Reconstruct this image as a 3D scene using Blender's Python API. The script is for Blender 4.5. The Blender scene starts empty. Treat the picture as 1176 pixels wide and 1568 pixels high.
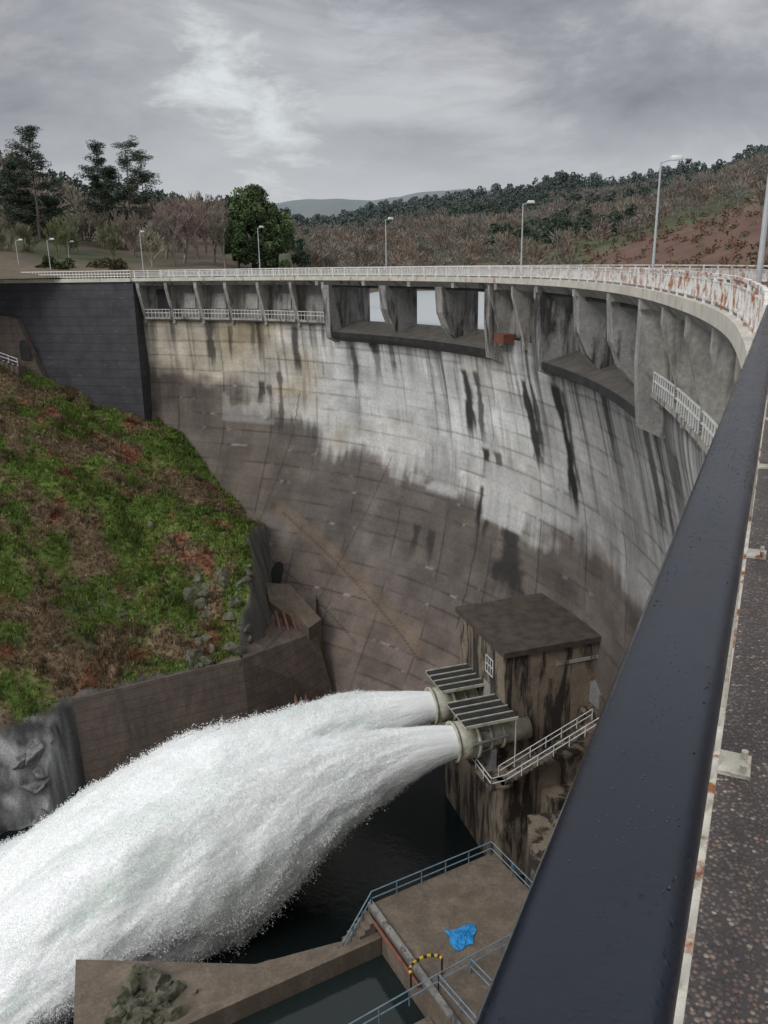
import bpy, math, numpy as np
from mathutils import Matrix, Vector
rng=np.random.default_rng(7)
# ---------------- camera ----------------
PH,F=1568.,1250.
PITCH=math.radians(17.0); ROLL=math.radians(1.0)
fw=np.array([0,math.cos(PITCH),-math.sin(PITCH)]); up=np.array([0,math.sin(PITCH),math.cos(PITCH)]); rt=np.array([1.,0,0])
r2=math.cos(ROLL)*rt-math.sin(ROLL)*up; u2=math.sin(ROLL)*rt+math.cos(ROLL)*up
cam=bpy.data.cameras.new('camera'); co=bpy.data.objects.new('camera',cam); bpy.context.collection.objects.link(co)
cam.sensor_fit='VERTICAL'; cam.sensor_height=24; cam.lens=24*F/PH; cam.clip_end=20000; cam.clip_start=0.02
M=Matrix.Identity(4)
for i in range(3): M[i][0]=r2[i];M[i][1]=u2[i];M[i][2]=-fw[i]
co.matrix_world=M; bpy.context.scene.camera=co
bpy.context.scene.view_settings.view_transform='Standard'
# ---------------- crest path ----------------
pts=[(-7.3,-15.3),(-4.3,-9),(0,0),(2.58,5.4),(4.7,9.9),(6.8,14.8),(9.4,22.2),(11.6,31.4),(13.4,42.7)]
for a in (0,10,20,30,40,50,60,70,75): pts.append((-51+65*math.cos(math.radians(a)),54+65*math.sin(math.radians(a))))
P=np.array(pts)
def cr(P,n=40):
    out=[];Q=np.vstack([2*P[0]-P[1],P,2*P[-1]-P[-2]])
    for i in range(1,len(Q)-2):
        for k in range(n):
            t=k/n
            out.append(0.5*((2*Q[i])+(-Q[i-1]+Q[i+1])*t+(2*Q[i-1]-5*Q[i]+4*Q[i+1]-Q[i+2])*t*t+(-Q[i-1]+3*Q[i]-3*Q[i+1]+Q[i+2])*t**3))
    out.append(Q[-2]); return np.array(out)
D=cr(P)
for _ in range(30): D[1:-1]=0.25*D[:-2]+0.5*D[1:-1]+0.25*D[2:]
S=np.concatenate([[0],np.cumsum(np.linalg.norm(np.diff(D,axis=0),axis=1))])
S-=S[np.argmin(np.linalg.norm(D,axis=1))]
T=np.gradient(D,axis=0); T/=np.linalg.norm(T,axis=1)[:,None]; N=np.stack([T[:,1],-T[:,0]],1)
SMIN,SMAX=-16.0,141.3
def at(s,o=0.0):
    s=np.asarray(s,float)
    x=np.interp(s,S,D[:,0]);y=np.interp(s,S,D[:,1]);nx=np.interp(s,S,N[:,0]);ny=np.interp(s,S,N[:,1])
    l=np.hypot(nx,ny); return np.stack([x+nx/l*o,y+ny/l*o],-1)
ZK=[-54,-48,-42,-36,-31,-22,-14,-8.3,-6]
OR=[1,2.6,4.2,5.0,5.2,4.8,3.0,1.4,1.4]
OM=[-8,-5.5,-2.4,-.3,1.2,3.2,2.5,1.4,1.4]
OL=[-15,-12.5,-9,-6,-3.2,1.2,1.9,1.4,1.4]
def smooth_tab(o):
    z=np.linspace(-54,-6,193);v=np.interp(z,ZK,o)
    for _ in range(60): v[1:-1]=.25*v[:-2]+.5*v[1:-1]+.25*v[2:]
    return z,v
TR,TM,TL=smooth_tab(OR),smooth_tab(OM),smooth_tab(OL)
def off(s,z):
    a=np.interp(z,*TR);b=np.interp(z,*TM);c=np.interp(z,*TL)
    s=np.asarray(s,float)
    w1=np.clip((s-66)/(98-66),0,1);w2=np.clip((s-98)/(128-98),0,1)
    return np.where(s<98,a*(1-w1)+b*w1,b*(1-w2)+c*w2)
def ray(u,v): return (u-588)/F*r2-(v-784)/F*u2+fw
def hit(u,v):
    d=ray(u,v);t=np.arange(5,200,0.15);p=t[:,None]*d
    for q in p:
        i=np.argmin((D[:,0]-q[0])**2+(D[:,1]-q[1])**2)
        o=(q[0]-D[i,0])*N[i,0]+(q[1]-D[i,1])*N[i,1]
        if o>off(S[i],q[2]): return float(S[i]),float(q[2])
    return 0.,0.
# ---------------- noise ----------------
def vn(x,y,seed=0):
    xi=np.floor(x).astype(np.int64);yi=np.floor(y).astype(np.int64);fx=x-xi;fy=y-yi
    fx=fx*fx*(3-2*fx);fy=fy*fy*(3-2*fy)
    def h(a,b):
        n=(a*374761393+b*668265263+seed*1442695041)&0x7fffffff
        n=((n^(n>>13))*1274126177)&0x7fffffff
        return ((n^(n>>16))&0xffff)/65535.
    return (h(xi,yi)*(1-fx)+h(xi+1,yi)*fx)*(1-fy)+(h(xi,yi+1)*(1-fx)+h(xi+1,yi+1)*fx)*fy
def fbm(x,y,seed=0,o=4):
    r=0;a=.5;t=0
    for i in range(o):
        r=r+a*vn(x,y,seed+i*17);t+=a;a*=.5;x=x*2.03+3.1;y=y*2.03+1.7
    return r/t
def sst(a,b,x):
    t=np.clip((x-a)/(b-a),0,1);return t*t*(3-2*t)
# ---------------- materials ----------------
def new_mat(name):
    m=bpy.data.materials.new(name);m.use_nodes=True;return m,m.node_tree.nodes,m.node_tree.links,m.node_tree.nodes['Principled BSDF']
def ramp(n,l,src,stops):
    r=n.new('ShaderNodeValToRGB');e=r.color_ramp.elements
    e[0].position=stops[0][0];e[0].color=(*stops[0][1],1);e[1].position=stops[-1][0];e[1].color=(*stops[-1][1],1)
    for p,c in stops[1:-1]:
        k=e.new(p);k.color=(*c,1)
    l.new(src,r.inputs[0]);return r.outputs[0]
def noise(n,l,vec,scale,detail=6,rough=.6,dist=0):
    t=n.new('ShaderNodeTexNoise');t.inputs['Scale'].default_value=scale;t.inputs['Detail'].default_value=detail;t.inputs['Roughness'].default_value=rough;t.inputs['Distortion'].default_value=dist
    if vec is not None:l.new(vec,t.inputs['Vector'])
    return t.outputs['Fac']
def mapping(n,l,vec,sc):
    m=n.new('ShaderNodeMapping');m.inputs['Scale'].default_value=sc;l.new(vec,m.inputs['Vector']);return m.outputs[0]
def mixc(n,l,a,b,fac,mode='MIX'):
    m=n.new('ShaderNodeMix');m.data_type='RGBA';m.blend_type=mode
    for s,v in ((m.inputs[0],fac),(m.inputs[6],a),(m.inputs[7],b)):
        if isinstance(v,(int,float)): s.default_value=v
        elif isinstance(v,tuple): s.default_value=(*v,1)
        else: l.new(v,s)
    return m.outputs[2]
def bump(n,l,b,h,st,dist=.05):
    k=n.new('ShaderNodeBump');k.inputs['Strength'].default_value=st;k.inputs['Distance'].default_value=dist;l.new(h,k.inputs['Height']);l.new(k.outputs[0],b.inputs['Normal'])
def geo(n): return n.new('ShaderNodeNewGeometry').outputs['Position']
def simple(name,c,c2=None,rough=.7,scale=3,metal=0,b=.2,lo=.4,hi=.65,sc=(1,1,1)):
    m,n,l,p=new_mat(name);g=mapping(n,l,geo(n),sc);f=noise(n,l,g,scale,8,.65)
    c2=c2 or tuple(x*.7 for x in c)
    l.new(ramp(n,l,f,[(lo,c),(hi,c2)]),p.inputs['Base Color']);p.inputs['Roughness'].default_value=rough;p.inputs['Metallic'].default_value=metal
    if b:bump(n,l,p,noise(n,l,g,scale*6,6),b)
    return m
def concrete(name,c,dark,stain=.55,sc=1.0,tint=None,soft=.07,lines=None):
    m,n,l,p=new_mat(name);g=geo(n)
    a=ramp(n,l,noise(n,l,g,.6*sc,8,.65),[(.35,c),(.65,tuple(x*.66 for x in c))])
    s=noise(n,l,mapping(n,l,g,(.75*sc,.75*sc,.13*sc)),1.0,9,.68,.5)
    sr=ramp(n,l,s,[(stain-soft,(0,0,0)),(stain+soft,(1,1,1))])
    c1=mixc(n,l,a,dark,sr)
    f=ramp(n,l,noise(n,l,g,5,7),[(.3,(.72,.72,.72)),(.7,(1.15,1.15,1.15))])
    c2=mixc(n,l,c1,f,1.0,'MULTIPLY')
    if tint:
        c2=mixc(n,l,c2,tint,ramp(n,l,noise(n,l,g,.9,6),[(.5,(0,0,0)),(.66,(1,1,1))]))
    if lines:
        w=n.new('ShaderNodeTexWave');w.bands_direction='Z';w.inputs['Scale'].default_value=lines;w.inputs['Distortion'].default_value=.25;l.new(g,w.inputs['Vector'])
        c2=mixc(n,l,c2,tuple(x*.3 for x in c),ramp(n,l,w.outputs['Fac'],[(.96,(0,0,0)),(1,(.6,.6,.6))]))
    l.new(c2,p.inputs['Base Color']);p.inputs['Roughness'].default_value=.85
    bump(n,l,p,noise(n,l,g,8,6),.2);return m
def attrmat(name,rough=.85,fine=.25,fs=6,bs=.3,spec=.3):
    m,n,l,p=new_mat(name);a=n.new('ShaderNodeAttribute');a.attribute_name='col'
    f=ramp(n,l,noise(n,l,geo(n),fs,8,.7),[(.25,(1-fine,)*3),(.75,(1+fine,)*3)])
    l.new(mixc(n,l,a.outputs['Color'],f,1.0,'MULTIPLY'),p.inputs['Base Color']);p.inputs['Roughness'].default_value=rough;p.inputs['Specular IOR Level'].default_value=spec
    if bs:bump(n,l,p,noise(n,l,geo(n),fs*2,6),bs)
    return m
# ---------------- mesh helpers ----------------
def link(o,parent=None):
    bpy.context.collection.objects.link(o)
    if parent:o.parent=parent
    return o
def empty(name):
    o=bpy.data.objects.new(name,None);o.empty_display_size=.1;return link(o)
class MB:
    def __init__(s):s.v=[];s.f=[];s.m=[];s.k=0
    def quad(s,*p):
        i=len(s.v);s.v+=[tuple(map(float,q)) for q in p];s.f.append(tuple(range(i,i+len(p))));s.m.append(s.k)
    def prism(s,poly,z0,z1,top=None):
        top=top or poly;n=len(poly);i=len(s.v)
        zz0=z0 if hasattr(z0,'__len__') else [z0]*n;zz1=z1 if hasattr(z1,'__len__') else [z1]*n
        s.v+=[(float(a),float(b),float(z)) for (a,b),z in zip(poly,zz0)]+[(float(a),float(b),float(z)) for (a,b),z in zip(top,zz1)]
        s.f+=[tuple(range(i+n-1,i-1,-1)),tuple(range(i+n,i+2*n))]+[(i+j,i+(j+1)%n,i+n+(j+1)%n,i+n+j) for j in range(n)];s.m+=[s.k]*(n+2)
    def obox(s,c,e1,l1,l2,z0,z1):
        e1=np.array(e1)/np.hypot(*e1);e2=np.array([-e1[1],e1[0]]);c=np.array(c[:2])
        s.prism([c-e1*l1/2-e2*l2/2,c+e1*l1/2-e2*l2/2,c+e1*l1/2+e2*l2/2,c-e1*l1/2+e2*l2/2],z0,z1)
    def tube(s,p0,p1,r0,r1=None,n=8,cap=True):
        r1=r0 if r1 is None else r1;p0=np.array(p0,float);p1=np.array(p1,float);d=p1-p0;d/=np.linalg.norm(d)+1e-9
        a=np.cross(d,[0,0,1.]);
        if np.linalg.norm(a)<1e-3:a=np.array([1.,0,0])
        a/=np.linalg.norm(a);b=np.cross(d,a);i=len(s.v)
        for p,r in((p0,r0),(p1,r1)):
            for k in range(n):
                t=2*math.pi*k/n;s.v.append(tuple(p+r*(math.cos(t)*a+math.sin(t)*b)))
        for k in range(n):s.f.append((i+k,i+(k+1)%n,i+n+(k+1)%n,i+n+k));s.m.append(s.k)
        if cap:s.f+=[tuple(range(i+n-1,i-1,-1)),tuple(range(i+n,i+2*n))];s.m+=[s.k]*2
    def sweep(s,s0,s1,prof,step=.5):
        n=max(2,int(round((s1-s0)/step))+1);ss=np.linspace(s0,s1,n);k=len(prof);i=len(s.v)
        for q in ss:
            for o,z in prof:
                x,y=at(q,o);s.v.append((float(x),float(y),float(z)))
        for a in range(n-1):
            for b in range(k):
                c=(b+1)%k;s.f.append((i+a*k+b,i+a*k+c,i+(a+1)*k+c,i+(a+1)*k+b));s.m.append(s.k)
        s.f+=[tuple(range(i+k-1,i-1,-1)),tuple(range(i+(n-1)*k,i+n*k))];s.m+=[s.k]*2
    def obj(s,name,mats,parent=None,smooth=False):
        me=bpy.data.meshes.new(name);me.from_pydata(s.v,[],s.f)
        for m in (mats if isinstance(mats,list) else [mats]):me.materials.append(m)
        me.polygons.foreach_set('material_index',s.m)
        if smooth:me.polygons.foreach_set('use_smooth',[True]*len(me.polygons))
        me.update();return link(bpy.data.objects.new(name,me),parent)
def npmesh(name,V,Fc,mat,parent=None,col=None,smooth=False,uv=None):
    me=bpy.data.meshes.new(name);k=Fc.shape[1];me.vertices.add(len(V));me.vertices.foreach_set('co',V.astype(np.float32).ravel())
    me.loops.add(Fc.size);me.loops.foreach_set('vertex_index',Fc.astype(np.int32).ravel())
    me.polygons.add(len(Fc));me.polygons.foreach_set('loop_start',np.arange(0,Fc.size,k,dtype=np.int32));me.polygons.foreach_set('loop_total',np.full(len(Fc),k,np.int32))
    me.polygons.foreach_set('use_smooth',np.full(len(Fc),smooth))
    me.update(calc_edges=True);me.materials.append(mat)
    if col is not None:
        c=np.ones((len(V),4),np.float32);c[:,:3]=np.clip(col,0,1);at_=me.color_attributes.new('col','FLOAT_COLOR','POINT');at_.data.foreach_set('color',c.ravel())
    if uv is not None:
        u=me.uv_layers.new(name='uv');u.data.foreach_set('uv',uv[Fc.ravel()].astype(np.float32).ravel())
    return link(bpy.data.objects.new(name,me),parent)
def gridF(a,b,mask=None):
    i=np.arange(a*b).reshape(a,b);f=np.stack([i[:-1,:-1],i[1:,:-1],i[1:,1:],i[:-1,1:]],-1)
    if mask is not None:f=f[mask]
    return f.reshape(-1,4)
# ---------------- materials list ----------------
M_conc=concrete('weathered_concrete',(.30,.29,.27),(.05,.047,.045),.57)
M_rib=concrete('rib_concrete',(.42,.405,.365),(.08,.07,.06),.57)
M_pier=concrete('pier_concrete',(.36,.35,.33),(.045,.042,.04),.54)
M_dark=concrete('wet_and_shade_dark',(.035,.034,.035),(.015,.015,.016),.5)  # wet lip and dark parts; also painted shade in openings and under deck
M_hut=concrete('stained_brown_concrete',(.26,.21,.155),(.030,.024,.020),.51,1.1,None,.045)
M_brown=concrete('brown_concrete',(.16,.122,.097),(.085,.068,.057),.56,.8,None,.1,.3)
M_plat=concrete('platform_concrete',(.20,.158,.12),(.105,.084,.062),.55,1,(.115,.09,.063),.12)
M_roof=simple('roof_slab',(.080,.060,.045),(.035,.028,.024),.8,.9,0,.05)
M_crest=simple('worn_crest_concrete',(.11,.10,.085),(.06,.055,.05),.8,.8,0,.05)
M_fascia,n,l,p=new_mat('fascia_paint')
g=geo(n);c=ramp(n,l,noise(n,l,g,.8,6),[(.3,(.62,.60,.53)),(.7,(.46,.43,.36))])
c=mixc(n,l,c,(.30,.11,.035),ramp(n,l,noise(n,l,mapping(n,l,g,(1.5,1.5,.5)),1.3,8,.75),[(.56,(0,0,0)),(.66,(1,1,1))]))
l.new(c,p.inputs['Base Color']);p.inputs['Roughness'].default_value=.7;bump(n,l,p,noise(n,l,g,20),.2)
M_rail,n,l,p=new_mat('white_paint_rusty')
g=geo(n);sxy=n.new('ShaderNodeSeparateXYZ');l.new(g,sxy.inputs[0])
rr=ramp(n,l,noise(n,l,g,1.6,8,.75),[(.48,(0,0,0)),(.58,(1,1,1))])
md=n.new('ShaderNodeMapRange');md.inputs[1].default_value=80;md.inputs[2].default_value=34;md.inputs[3].default_value=.2;md.inputs[4].default_value=1;l.new(sxy.outputs['Y'],md.inputs[0])
rr=mixc(n,l,(0,0,0),rr,md.outputs[0])
c=mixc(n,l,(.76,.76,.73),(.36,.14,.05),rr)
l.new(c,p.inputs['Base Color']);p.inputs['Roughness'].default_value=.5
M_white=simple('white_paint',(.72,.73,.72),(.5,.5,.48),.45,2)
M_blue=simple('blue_grey_rail',(.20,.30,.38),(.14,.2,.25),.45,2,.3)
M_black,n,l,p=new_mat('navy_black_gloss_paint')
g=geo(n);l.new(ramp(n,l,noise(n,l,g,3,8),[(.35,(.005,.008,.016)),(.7,(.011,.016,.027))]),p.inputs['Base Color'])
l.new(ramp(n,l,noise(n,l,g,6,9,.72),[(.40,(.05,.05,.05)),(.64,(.34,.34,.34))]),p.inputs['Roughness']);p.inputs['Specular IOR Level'].default_value=.32
v=n.new('ShaderNodeTexVoronoi');v.inputs['Scale'].default_value=85;l.new(g,v.inputs['Vector'])
dm=ramp(n,l,noise(n,l,g,2.2,5),[(.5,(0,0,0)),(.62,(1,1,1))])
dv=mixc(n,l,(0,0,0),ramp(n,l,v.outputs['Distance'],[(.0,(1,1,1)),(.28,(0,0,0))]),dm)
h=mixc(n,l,noise(n,l,g,22,8,.7),dv,.45);bump(n,l,p,h,.55,.006)
M_rust=simple('rusty_cream_paint',(.66,.63,.54),(.30,.11,.035),.6,8,0,.4,.53,.62)
M_galv=simple('galvanised_steel',(.45,.47,.48),(.35,.36,.37),.4,3,.6)
M_yel=simple('yellow_paint',(.65,.42,.03));M_blk=simple('black_paint_and_portal_shade',(.02,.02,.02));M_cream=simple('valve_cream_paint',(.50,.49,.40),(.28,.27,.20),.5,1.5,0,.1,.45,.7)
M_red=simple('red_oxide_paint',(.20,.07,.042),(.10,.045,.03),.6,2)
M_tarp=simple('blue_tarpaulin',(.01,.27,.62),(.01,.16,.42),.4,3)
M_asph=simple('asphalt',(.055,.055,.055),(.04,.04,.04),.85,5,0,.4)
M_lamp=simple('lamp_grey_paint',(.45,.47,.48),(.38,.4,.4),.4,2)
M_agg,n,l,p=new_mat('exposed_aggregate');g=geo(n)
v=n.new('ShaderNodeTexVoronoi');v.inputs['Scale'].default_value=75;l.new(g,v.inputs['Vector'])
vc=n.new('ShaderNodeSeparateColor');l.new(v.outputs['Color'],vc.inputs[0])
c=ramp(n,l,vc.outputs[0],[(.0,(.07,.06,.058)),(.45,(.15,.125,.115)),(.75,(.23,.19,.175)),(.9,(.26,.15,.10)),(1,(.48,.44,.39))])
c=mixc(n,l,c,(.06,.05,.05),ramp(n,l,v.outputs['Distance'],[(.35,(0,0,0)),(.6,(1,1,1))]))
c=mixc(n,l,c,ramp(n,l,noise(n,l,g,3,5),[(.3,(.7,.7,.7)),(.7,(1.3,1.25,1.2))]),1.0,'MULTIPLY')
l.new(c,p.inputs['Base Color']);p.inputs['Roughness'].default_value=.5
bump(n,l,p,ramp(n,l,v.outputs['Distance'],[(.0,(1,1,1)),(.6,(0,0,0))]),.8,.01)
def water(name,c,sc=1.2,r=.06,bs=.3):
    m,n,l,p=new_mat(name);p.inputs['Base Color'].default_value=(*c,1);p.inputs['Roughness'].default_value=r;p.inputs['IOR'].default_value=1.33
    bump(n,l,p,noise(n,l,geo(n),sc,5,.6),bs,.1);return m
M_pool=water('dark_pool_water',(.008,.013,.013));M_res=water('reservoir_water',(.42,.45,.46),.5,.35,.3);M_chan=water('channel_water',(.015,.022,.022),2,.05,.1)  # reservoir base colour is pale to stand in for reflected sky

# ================= DAM =================
dam=empty('arch_dam')
ds=.2
ss=np.arange(SMIN,SMAX+.01,ds);zz=np.concatenate([np.arange(-6.9,-20,-.16),np.arange(-20,-54.1,-.22)])
A,B=len(ss),len(zz);SS,ZZ=np.meshgrid(ss,zz,indexing='ij')
OO=off(SS,ZZ)
px=np.interp(ss,S,D[:,0]);py=np.interp(ss,S,D[:,1]);nx=np.interp(ss,S,N[:,0]);ny=np.interp(ss,S,N[:,1])
X=px[:,None]+nx[:,None]*OO;Y=py[:,None]+ny[:,None]*OO
SPILL=[(46.,70.),(80.,109.5)]
def inspill(s): return ((s>46)&(s<70))|((s>80)&(s<109.5))
zb=np.interp(SS,[20,40,55,65,79,95,113,126,136,141],[-40,-33,-28,-23,-24.5,-22,-22.5,-19,-15,-13])
n1=fbm(SS/9,ZZ/5,1,5);n2=fbm(SS/2.2,ZZ/2.2,2,5);nv=fbm(SS/.55,ZZ/9,3,5);nv2=fbm(SS/2.5,ZZ/25,4,4)
dk=sst(2.2,-2.0,(ZZ-zb)+(n1-.5)*10+(nv-.5)*3.5)
light=np.array([.62,.62,.605]);tan=np.array([.45,.38,.27]);dkc=np.array([.105,.086,.074]);gry=np.array([.27,.265,.26])
wt=sst(106,128,SS+(n1-.5)*25)*.75+.25*sst(.5,.7,n1)*sst(60,90,SS)
wg=sst(84,64,SS+(n1-.5)*16)
C=light*(1-wt[...,None])+tan*wt[...,None]
C=C*(1-wg[...,None]*.85)+gry*wg[...,None]*.85
dk2=dkc[None,None]*(1+.55*sst(-30,-46,ZZ)[...,None]*np.array([.55,.35,.2]))
C=C*(1-dk[...,None]*.94)+dk2*dk[...,None]*.94
C*=(.55+.88*n2)[...,None];C*=(.74+.50*nv2)[...,None]
dr=sst(.58,.76,nv)*sst(-26,-9,ZZ)*.65; C*=(1-dr*.8)[...,None]
dr2=sst(.53,.73,fbm(SS/.9,ZZ/30,8,4))*sst(-16,-7,ZZ);C*=(1-dr2*.6)[...,None]
dr3=sst(.56,.70,fbm(SS/.7,ZZ/40,9,4))*sst(-26,-9,ZZ)*sst(84,76,SS);C*=(1-dr3*.65)[...,None]
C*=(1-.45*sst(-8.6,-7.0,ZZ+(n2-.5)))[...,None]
LH=2.0;JW=7.6
bl=vn(np.floor(SS/JW)*3.3+.5,np.floor(ZZ/LH)*5.1+.5,11);C*=(.86+.28*bl)[...,None]
wob=(fbm(SS/3,ZZ/3,12,3)-.5)*.25
fz=np.abs(((ZZ+wob)/LH)%1-.5)*LH; lift=sst(LH/2-.2,LH/2-.02,fz)*sst(.35,.6,fbm(SS/4,ZZ/LH*1.0,13,3))
jv=sst(.25,.6,fbm(SS/JW,ZZ/3,19,3))
fs_=np.abs(((SS+wob)/JW)%1-.5)*JW; jt=sst(JW/2-.2,JW/2-.02,fs_)*jv
C*=(1-.38*lift)[...,None];C*=(1-.5*jt)[...,None]
f3=np.abs(((ZZ+wob)/(LH/2))%1-.5)*LH/2;C*=(1-.10*sst(LH/4-.12,LH/4,f3))[...,None]
eff=sst(.68,.80,fbm(SS/1.3,ZZ/.8,15,3))*lift;C+=eff[...,None]*.2
ST=[((712,568),6.5,1.0,.95),((728,570),7.5,.5,.8),((805,585),8,.7,.95),((815,590),6,.4,.8),((850,592),10.5,.8,1),((862,600),9,.45,.85),((575,522),3.6,.7,.85),((597,525),4,.35,.7),((540,530),3,.3,.6),((745,688),2.6,.9,.95),((765,695),2.0,.7,.8),((738,745),5,.35,.9),((752,750),5,.35,.9),((766,752),4,.35,.8),((785,815),6,2.2,.8),((400,585),2.2,.5,.85),((430,570),6.5,.45,.7),((412,590),3,.4,.7),((640,805),3,.5,.7),((665,815),2.6,.5,.7),((453,500),5.5,.6,.85),((385,495),3.0,.35,.6),((320,490),6,.55,.8),((350,500),3,.3,.6),((985,625),7,.7,.8),((1000,640),8,.4,.7),((920,600),5,.5,.5),((1035,700),8,.6,.6),((540,520),6,.5,.6),((495,500),3,.3,.6)]
for (u,v),L,w,st in ST:
    s0,z0=hit(u,v)
    wv=w*(.6+.9*fbm(ZZ/1.2,SS*0+s0,21,3))
    cx=s0+(fbm(ZZ/4,SS*0+s0*3,22,2)-.5)*1.0
    m=sst(1.15,.6,np.abs(SS-cx)/wv+(n2-.5)*1.4)*sst(.35,-.15,ZZ-z0)*sst(z0-L-1.5,z0-L+1.2,ZZ+(nv-.5)*4)
    C=C*(1-(m*st)[...,None])+np.array([.022,.021,.021])*(m*st)[...,None]
for (u0,v0,u1,v1,am) in [(742,705,800,820,.85),(600,650,700,760,.45),(560,540,660,640,.35),(655,735,700,765,.5),(340,600,420,650,.3)]:
    a=hit(u0,v0);b=hit(u1,v1)
    m=(sst(max(a[0],b[0])+.2,max(a[0],b[0])-.3,SS)*sst(min(a[0],b[0])-.2,min(a[0],b[0])+.3,SS)*sst(b[1]-.2,b[1]+.2,ZZ)*sst(a[1]+.2,a[1]-.2,ZZ))*sst(.3,.45,n2)*am
    C=C*(1-m[...,None])+np.array([.54,.54,.53])*m[...,None]*(.8+.3*nv[...,None])
def band(pa,pb,w,col,am):
    global C
    a=np.array(hit(*pa));b=np.array(hit(*pb));d=b-a;L=np.hypot(*d);d/=L
    t=(SS-a[0])*d[0]+(ZZ-a[1])*d[1];q=np.abs((SS-a[0])*d[1]-(ZZ-a[1])*d[0])
    m=sst(w,w*.75,q)*sst(-.5,.3,t)*sst(L+.5,L-.3,t)*am;C=C*(1-m[...,None])+np.array(col)*m[...,None]*(.6+.8*n2[...,None])
band((425,775),(645,1000),1.1,(.165,.125,.092),.7)
band((435,785),(640,1010),.12,(.03,.028,.026),.5)
band((385,830),(545,985),.10,(.035,.03,.03),.6);band((600,700),(440,1000),.1,(.04,.035,.03),.5);band((700,960),(735,800),.12,(.03,.03,.03),.7);band((460,600),(385,830),.12,(.04,.035,.03),.6)
mask=~(inspill(SS[:-1,:-1])&(ZZ[:-1,:-1]>-8.5))
M_face=attrmat('arch_face_concrete',.82,.24,3,.25)
V=np.stack([X,Y,ZZ],-1).reshape(-1,3)
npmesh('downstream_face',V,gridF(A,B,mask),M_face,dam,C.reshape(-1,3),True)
b=MB();b.sweep(SMIN,SMAX,[(-.25,-1.62),(-.25,-1.95),(.35,-2.5),(7.4,-2.5),(7.4,-1.62)]);b.obj('deck_slab',M_conc,dam)
b=MB();b.sweep(SMIN,SMAX,[(-.30,-1.92),(-.30,-1.46),(-.07,-1.46),(-.07,-1.92)]);b.obj('fascia_beam',M_fascia,dam)
b=MB();b.sweep(SMIN,SMAX,[(-.07,-1.62),(-.07,-1.5),(1.35,-1.5),(1.35,-1.62)]);b.sweep(SMIN,SMAX,[(6.1,-1.62),(6.1,-1.5),(7.3,-1.5),(7.3,-1.62)]);b.obj('footway',M_agg,dam)
b=MB();b.sweep(SMIN,SMAX,[(1.35,-1.61),(1.35,-1.49),(1.5,-1.49),(1.5,-1.61)]);b.sweep(SMIN,SMAX,[(5.95,-1.61),(5.95,-1.49),(6.1,-1.49),(6.1,-1.61)]);b.obj('kerb',M_conc,dam)
b=MB();b.sweep(SMIN,SMAX,[(1.5,-1.619),(1.5,-1.60),(5.95,-1.60),(5.95,-1.619)]);b.obj('road',M_asph,dam)
b=MB()
for s0,s1 in ((SMIN,46.),(70.,80.),(109.5,SMAX)):
    b.sweep(s0,s1,[(2.6,-2.45),(2.0,-6.9),(2.0,-9),(7.2,-9),(7.2,-2.45)])
b.obj('bay_back_wall',M_conc,dam)
b=MB();b.sweep(SMIN,SMAX,[(7.21,-9.1),(7.21,-54),(9,-54),(7.9,-9.1)],1.0);b.obj('upstream_wall',M_conc,dam)
b=MB()
def rib(s,w,prof):
    i=len(b.v);k=len(prof)
    for q in (s-w/2,s+w/2):
        for o,z in prof:
            x,y=at(q,o);b.v.append((float(x),float(y),float(z)))
    for c in range(k):
        d=(c+1)%k;b.f.append((i+c,i+d,i+k+d,i+k+c));b.m.append(0)
    b.f+=[tuple(range(i+k-1,i-1,-1)),tuple(range(i+k,i+2*k))];b.m+=[0,0]
RP=[(-.05,-2.05),(-.05,-2.9),(1.2,-6.9),(1.2,-7.6),(3,-7.6),(3,-2.05)]
LR=[110,115.6,121.2,126.6,131.4,136.2,140.6];RR=[-14,-8,-2,4,10,16,22,28,34,40,45.6]
for s in LR+RR+[70.4,75,79.6]: rib(s,.45,RP)
b.obj('support_ribs',M_rib,dam)
b=MB()
for a_,c_ in list(zip(LR[:-1],LR[1:]))+list(zip(RR[:-1],RR[1:])):
    b.sweep(a_+.23,c_-.23,[(.75,-6.75),(.75,-7.0),(1.45,-7.3),(2.1,-7.3),(2.1,-6.75)])
b.obj('bay_ledges',M_rib,dam)
b=MB()
for a_,c_ in list(zip(LR[:-1],LR[1:]))+list(zip(RR[:-1],RR[1:])):
    for z in (-5.75,-6.2):b.sweep(a_+.3,c_-.3,[(.78,z),(.78,z+.07),(.86,z+.07),(.86,z)])
    for s in np.arange(a_+.35,c_-.3,.55):
        x,y=at(s,.82);b.obox((x,y),(1,0),.05,.05,-6.75,-5.7)
b.obj('ledge_railings',M_white,dam)
b=MB();b.sweep(137.3,138.9,[(1.95,-3.1),(1.9,-5.9),(2.5,-5.9),(2.5,-3.1)]);b.obj('gallery_opening',M_dark,dam)  # solid dark block stands in for the shade inside the opening
b=MB()
for s in (134,129,124,118.5):
    b.sweep(s-.9,s+.9,[(2.25,-3.6),(2.02,-5.6),(2.3,-5.6),(2.5,-3.6)])
b.obj('bay_panels',M_rib,dam)
b=MB()
for s0,s1 in SPILL:
    b.sweep(s0,s1,[(7.2,-7.2),(5.5,-6.95),(4.0,-7.0),(2.3,-7.5),(.5,-8.05),(.45,-8.45),(1.5,-9.1),(3.2,-9.1),(7.2,-9.1)])
b.obj('spillway_crest',M_crest,dam)
b=MB()
for s0,s1 in SPILL: b.sweep(s0,s1,[(.36,-7.98),(.36,-8.5),(.5,-8.5),(.5,-7.98)])
b.obj('spillway_lip',M_dark,dam)
b=MB()
PPROF=[(.1,-2.45),(.3,-5.0),(1.0,-6.6),(1.9,-7.7),(4.6,-7.7),(4.6,-2.45)]
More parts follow.
